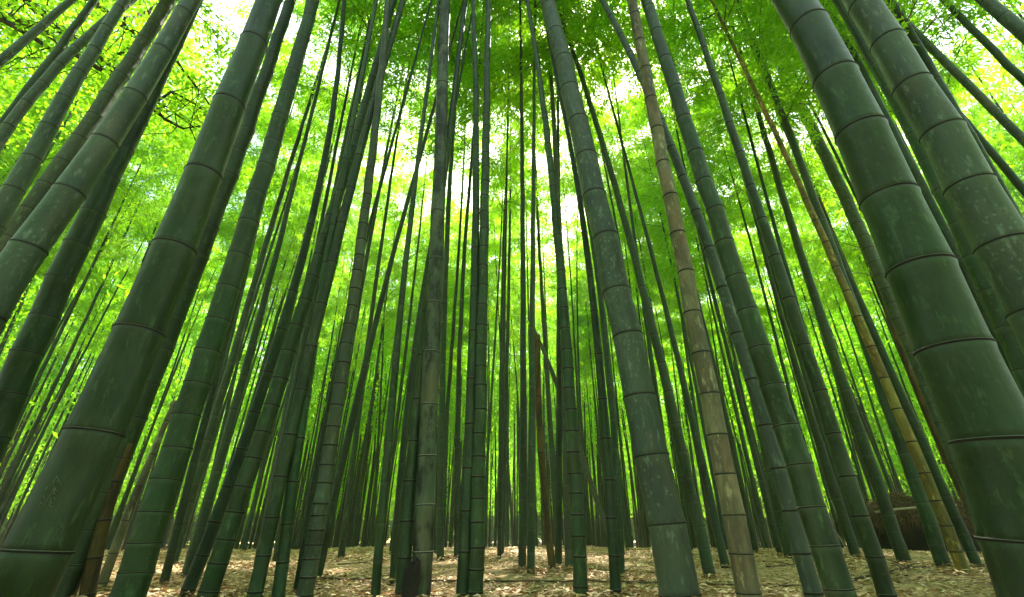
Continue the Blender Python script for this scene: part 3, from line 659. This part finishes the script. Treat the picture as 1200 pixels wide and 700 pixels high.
# heap of straw and cut tops over a dark hollow, with a rail in front
def straw_heap():
    c = CAM+ray(1082, 640)*9.2; c[2] = float(gz(c[0], c[1])); dist = np.hypot(c[0], c[1]); dirn = c/dist; lat = np.array([dirn[1], -dirn[0], 0])
    root = tag(empty('straw_heap', c), 'heap of brown straw and cut stalks over a dark hollow, behind the rail', 'straw heap')
    rs = np.random.default_rng(9)
    # core: a rough mound with an overhang; hollow's shade put in as near-black colour
    mb = MB(); rings = []; n = 28
    for z, k in ((-.05, .72), (.2, .68), (.42, .66), (.55, .78), (.7, .80), (.82, .60), (.92, .38), (.98, .14)):
        a = np.arange(n)*2*math.pi/n; r = k*(1+.13*rs.normal(size=n)); rings.append(np.stack([1.15*r*np.cos(a), .9*r*np.sin(a), np.full(n, z)+.03*rs.normal(size=n)], -1))
    mb.grid(rings, None, 0, True, True, True)
    # rotate so that the long side faces the path
    A = math.atan2(lat[1], lat[0])
    o = link('mound', mb.mesh('mound', [M['rotten']]), root); o.rotation_euler = (0, 0, A)
    m = 5200; a = rs.random(m)*6.28; z = .46+.55*rs.random(m)**.9+.09*np.sin(a*3+1); k = np.interp(z, [.48, .7, .85, .95, 1.1], [.85, .98, .8, .5, .2])
    P = np.stack([1.18*k*np.cos(a), .93*k*np.sin(a), z], -1); D = np.stack([np.cos(a+rs.normal(size=m)*1.2), np.sin(a+rs.normal(size=m)*1.2), rs.normal(size=m)*.5-.5], -1); D /= np.linalg.norm(D, axis=1)[:, None]
    L = .12+.3*rs.random(m); o = link('straw', quads_mesh('straw', leaves(P, D, L, np.full(m, .006), .3), [M['straw']]), root); o.rotation_euler = (0, 0, A)
    mb = MB()
    for k in range(260):
        a = rs.random()*6.28; kk = rs.random()**.5; z = 1.0-.55*kk**2.2+.08*math.sin(a*3+1); p = np.array([1.15*kk*math.cos(a), .9*kk*math.sin(a), z])
        d = np.array([rs.normal(), rs.normal()*.7, rs.normal()*.45+.05]); d /= np.linalg.norm(d); Ls = .25+.5*rs.random()
        mb.tube([p-d*Ls*.5, p, p+d*Ls*.5-np.array([0, 0, .08])], [.008, .007, .004], 4)
    o = link('stalks', mb.mesh('stalks', [M['straw']]), root); o.rotation_euler = (0, 0, A)
    # rail on two short posts
    rr = tag(empty('bamboo_rail', c-dirn*1.35), 'pale weathered bamboo rail on short posts before the straw heap', 'rail')
    q = c-dirn*1.35
    def wp(u, v):
        d = ray(u, v); dn = dirn; return CAM+d*(np.dot(q-CAM, dn)/np.dot(d, dn))
    p0, p1 = wp(1025, 600.5)-q, wp(1121, 591)-q
    mb = MB(); ts = np.linspace(0, 1, 12); mb.tube([p0+(p1-p0)*t+np.array([0, 0, .012*math.sin(t*5)]) for t in ts], np.linspace(.022, .017, 12), 9); link('rail', mb.mesh('rail', [M['pole']]), rr)
    for t in (.12, .86):
        p = p0+(p1-p0)*t+dirn*.045; mb = MB(); mb.tube([np.array([p[0], p[1], -.1]), np.array([p[0]+.01, p[1], .3]), np.array([p[0], p[1], p[2]+.06])], [.024, .022, .02], 9); link('post', mb.mesh('post', [M['stick']]), rr)
straw_heap()
# loose pale cut stalks leaning near the back, between the stout green culm and the heap
def stalks():
    c = on_ground(978, 641); root = tag(empty('cut_stalks', c), 'tangle of pale cut stalks propped up behind the stout green culm', 'cut stalks'); rs = np.random.default_rng(21)
    for k in range(9):
        a = rs.normal()*.5; b = np.array([rs.normal()*.25, rs.normal()*.15, 0.0]); d = np.array([math.sin(a), rs.normal()*.3, 1.0]); L = .5+.45*rs.random()
        mb = MB(); mb.tube([b-d*.02, b+d*L*.5, b+d*L+np.array([.06*rs.normal(), 0, 0])], [.012, .010, .006], 6); link('stalk', mb.mesh('stalk', [M['pole']]), root)
stalks()
# scratched writing on the thick culm at the left
def scratches():
    root, cu, b0, pos, rad, H = SPECIAL['L1']
    def surf(u, v, lift=.0012):
        d = ray(u, v); d /= np.linalg.norm(d); lo, hi = 0, 4.0
        t = min(np.linspace(.2, 4, 1500), key=lambda q: abs(np.linalg.norm((CAM+d*q-b0)[:2]-pos((CAM+d*q)[2])[:2])) if (CAM+d*q)[2] > 0 else 9)
        while t > .1:
            p = CAM+d*t; z = p[2]; ax = b0+pos(z); tt = pos(z+.02)-pos(z-.02); tt /= np.linalg.norm(tt); w = p-ax; w -= tt*np.dot(w, tt)
            if np.linalg.norm(w) >= rad(z)*.997+lift: return p-b0
            t -= .0012
        return p-b0
    o3 = lambda x, y: (x/3.18, 480+y/3.18)
    strokes = [[(196,282),(205,262),(212,248)], [(212,248),(220,266),(229,283)], [(205,285),(196,303),(178,332),(160,362),(150,381)],
      [(196,298),(212,302)], [(206,293),(200,312),(195,322)], [(199,309),(211,320)], [(190,326),(188,338),(193,345)], [(202,328),(205,337)],
      [(178,345),(200,352)], [(192,340),(184,362),(178,366)], [(181,356),(196,364)], [(166,318),(155,332)], [(160,322),(169,336)], [(153,345),(146,360)], [(160,348),(152,352)], [(176,290),(168,304)], [(215,262),(213,274)]]
    mb = MB()
    for st in strokes: mb.tube([surf(*o3(*q)) for q in st], .0008, 5)
    tag(link('scratched_writing', mb.mesh('scratched_writing', [M['scratch']]), cu), 'pale scratched handwriting')
scratches()
# ------------------------------------------------------------------ moist air under the canopy
def haze(dens):
    mb = MB(); x0, x1, y0, y1, z0, z1 = -75, 75, -40, 75, -2.2, 19
    v = [(x0,y0,z0),(x1,y0,z0),(x1,y1,z0),(x0,y1,z0),(x0,y0,z1),(x1,y0,z1),(x1,y1,z1),(x0,y1,z1)]
    me = bpy.data.meshes.new('haze'); me.from_pydata(v, [], [(3,2,1,0),(4,5,6,7),(0,1,5,4),(1,2,6,5),(2,3,7,6),(3,0,4,7)])
    m = bpy.data.materials.new('haze_air'); m.use_nodes = True; nt = m.node_tree; nt.nodes.clear(); out = nt.nodes.new('ShaderNodeOutputMaterial')
    pv = nt.nodes.new('ShaderNodeVolumePrincipled'); pv.inputs['Color'].default_value = (.86, .93, .88, 1); pv.inputs['Density'].default_value = dens; pv.inputs['Anisotropy'].default_value = .25
    nt.links.new(pv.outputs[0], out.inputs['Volume']); me.materials.append(m)
    tag(link('haze', me), kind='stuff')
haze(.0018)
# ------------------------------------------------------------------ light
SUN_EL, SUN_AZ = R(57), R(14)       # azimuth from +Y towards +X: beyond the grove, so the leaves are lit from behind
w = bpy.data.worlds.new('World'); S.world = w; w.use_nodes = True; nt = w.node_tree; nt.nodes.clear()
sky = nt.nodes.new('ShaderNodeTexSky'); sky.sky_type = 'NISHITA'; sky.sun_disc = False; sky.sun_elevation = SUN_EL; sky.sun_rotation = SUN_AZ
sky.air_density = 1.0; sky.dust_density = 3.0; sky.ozone_density = 1.0
bg = nt.nodes.new('ShaderNodeBackground'); bg.inputs[1].default_value = .15; wo = nt.nodes.new('ShaderNodeOutputWorld')
hz = nt.nodes.new('ShaderNodeHueSaturation'); hz.inputs['Saturation'].default_value = .8      # a thin white veil of cloud
nt.links.new(sky.outputs[0], hz.inputs['Color']); nt.links.new(hz.outputs[0], bg.inputs[0]); nt.links.new(bg.outputs[0], wo.inputs[0])
sl = bpy.data.lights.new('sun', 'SUN'); sl.energy = 5; sl.angle = R(.5); sl.color = (1, .94, .82)
so = bpy.data.objects.new('sun', sl); COL.objects.link(so)
dv = Vector((math.sin(SUN_AZ)*math.cos(SUN_EL), math.cos(SUN_AZ)*math.cos(SUN_EL), math.sin(SUN_EL)))
so.rotation_euler = dv.to_track_quat('Z', 'Y').to_euler(); so.location = dv*60
S.view_settings.view_transform = 'Standard'; S.view_settings.look = 'None'; S.view_settings.gamma = 1; S.view_settings.use_curve_mapping = False
S.view_settings.exposure = 2.2
S.render.engine = 'CYCLES'; cy = S.cycles
cy.max_bounces = 8; cy.diffuse_bounces = 5; cy.glossy_bounces = 3; cy.transmission_bounces = 5; cy.transparent_max_bounces = 4
cy.volume_bounces = 1; cy.use_denoising = True; cy.denoising_prefilter = 'NONE'; cy.sample_clamp_indirect = 8
